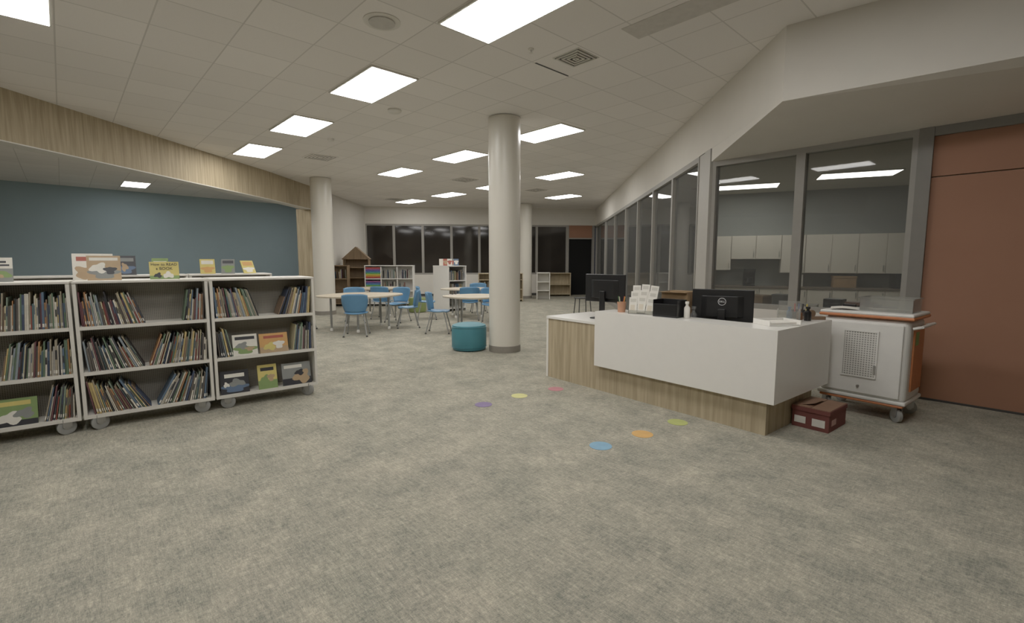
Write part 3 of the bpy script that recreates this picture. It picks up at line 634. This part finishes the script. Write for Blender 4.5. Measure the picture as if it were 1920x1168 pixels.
# books: nearest ones are individual objects, the remaining distant ones a single mass
PLACED.sort(key=lambda p:p[0])
NI=278
for d,v,m,lab,grp in PLACED[:NI]:
    o=bpy.data.objects.new('book',v[0]); COL.objects.link(o); o.matrix_local=m; T(o,lab,'book',grp)
if len(PLACED)>NI:
    g=G()
    for d,v,m,lab,grp in PLACED[NI:]:
        b=G().box(0,0,0,v[1],v[3],v[2]); g.add([m@Vector(p) for p in b.v],b.f,v[4])
    o=ob('book_rows',g,BM); o['kind']='stuff'; T(o,'rows of assorted picture books filling bookcase shelves','books')
# ---------------------------------------------------------------- office interior
def cabinet(x,w,z0,z1,d,lab,n=1):
    e=empty('wall_cabinet' if z0>.5 else 'base_cabinet',OM@Matrix.Translation((x,-d-.003,0))); T(e,lab,'cabinet','office cabinets')
    ob('body',G().box(0,.02,z0,w,d,z1),CREAM,e)
    for k in range(n):
        a=w*k/n+.006; b=w*(k+1)/n-.006
        dr=ob('door',G().box(a,0,z0+.004,b,.019,z1-.004),CREAM,e,bevel=.002); ob('handle',G().box(b-.04,-.02,z0+.05 if z0>.5 else z1-.17,b-.03,0,z0+.17 if z0>.5 else z1-.05),CHROME,dr)
x=.8
for w,z0 in ((.6,1.25),(.6,1.25),(1.0,1.5),(.45,1.2),(.95,1.2),(.95,1.2),(.9,1.2)):
    cabinet(x,w,z0,2.02,.35,'cream wall cabinet in the glazed office',2 if w>.8 else 1); x+=w+.004
x=.8
for w in (.9,.9,.9,.9,.9,.9): cabinet(x,w,.08,.86,.6,'cream base cabinet in the glazed office',2); x+=w+.002
o=ob('worktop',G().box(.8,-.62,.862,6.22,-.003,.9),plain('worktop_grey',(110,100,88),.5),M=OM); T(o,'grey laminate worktop over office base cabinets','worktop')
def item(name,g,mat,x,y,z,lab,cat,F=OM,yaw=0,bevel=.004):
    o=ob(name,g,mat,M=F@Matrix.Translation((x,y,z+.001))@Matrix.Rotation(rad(yaw),4,'Z'),bevel=bevel); T(o,lab,cat); return o
item('coffee_maker',G().box(-.12,-.14,0,.12,.14,.03).box(-.12,.02,.03,.12,.14,.3).box(-.12,-.14,.3,.12,.14,.38).lathe(0,-.06,[(.06,.031),(.08,.08),(.06,.18)],20),BLACK,2.4,-.3,.9,'black coffee maker on the office worktop','coffee maker')
item('microwave',G().box(-.26,-.2,0,.26,.2,.3).box(-.24,-.21,.03,.12,-.2,.27),BLACK,5.3,-.3,.9,'black microwave on the office worktop','microwave')
item('storage_box',G().box(-.2,-.15,0,.2,.15,.22).box(-.21,-.16,.2,.21,.16,.24),KRAFT,4.2,-.3,.9,'tan lidded storage box on the office worktop','box')
item('storage_box',G().box(-.18,-.15,0,.18,.15,.18).box(-.19,-.16,.16,.19,.16,.2),plain('box_grey',(120,118,110),.6),1.5,-.3,.9,'grey lidded storage box on the office worktop','box')
item('paper_towel_roll',G().cyl(0,0,0,.26,.06,24),PAP,3.4,-.3,.9,'white paper towel roll on the office worktop','paper towel')
o=ob('worktop',G().box(.15,.14,.80,2.4,.72,.84).box(.15,.66,0,2.4,.7,.80),plain('counter_tan',(136,112,86),.5),M=PM); T(o,'tan counter just inside the office glass','worktop')
item('label_printer',G().box(-.1,-.1,0,.1,.1,.15).box(-.08,-.11,.04,.08,-.1,.1),BLACK,1.45,.4,.84,'black label printer on the inside counter','printer',PM)
item('desk_phone',G().prism([(-.1,-.1),(.1,-.1),(.1,.1),(-.1,.1)],0,[.03,.03,.09,.09]).box(-.1,-.09,.05,-.05,.09,.11),BLACK,1.95,.4,.84,'black desk phone on the inside counter','telephone',PM)
item('cash_box',G().box(-.14,-.1,0,.14,.1,.12).box(-.04,-.11,.05,.04,-.1,.08),plain('rust_box',(130,84,64),.5),1.7,.45,.84,'small rust coloured box on the inside counter','box',PM)
item('paper_stack',G().box(-.11,-.14,0,.11,.14,.06),PAP,1.15,.42,.84,'stack of white paper on the inside counter','paper',PM,12)
item('storage_box',G().box(-.16,-.12,0,.16,.12,.14).box(-.17,-.13,.12,.17,.13,.15),KRAFT,.5,.45,.84,'low brown box on the inside counter','box',PM,-8)
item('storage_bin',G().box(-.13,-.1,0,.13,.1,.16).box(-.14,-.11,.15,.14,.11,.17),plain('bin_grey',(90,92,92),.5),.85,.5,.84,'grey lidded bin on the inside counter','bin',PM,5)
item('display_stand',G().box(-.1,-.06,0,.1,.06,.01).box(-.1,0,.01,.1,.008,.2),BLACK,2.22,.5,.84,'black display stand on the inside counter','stand',PM,5)
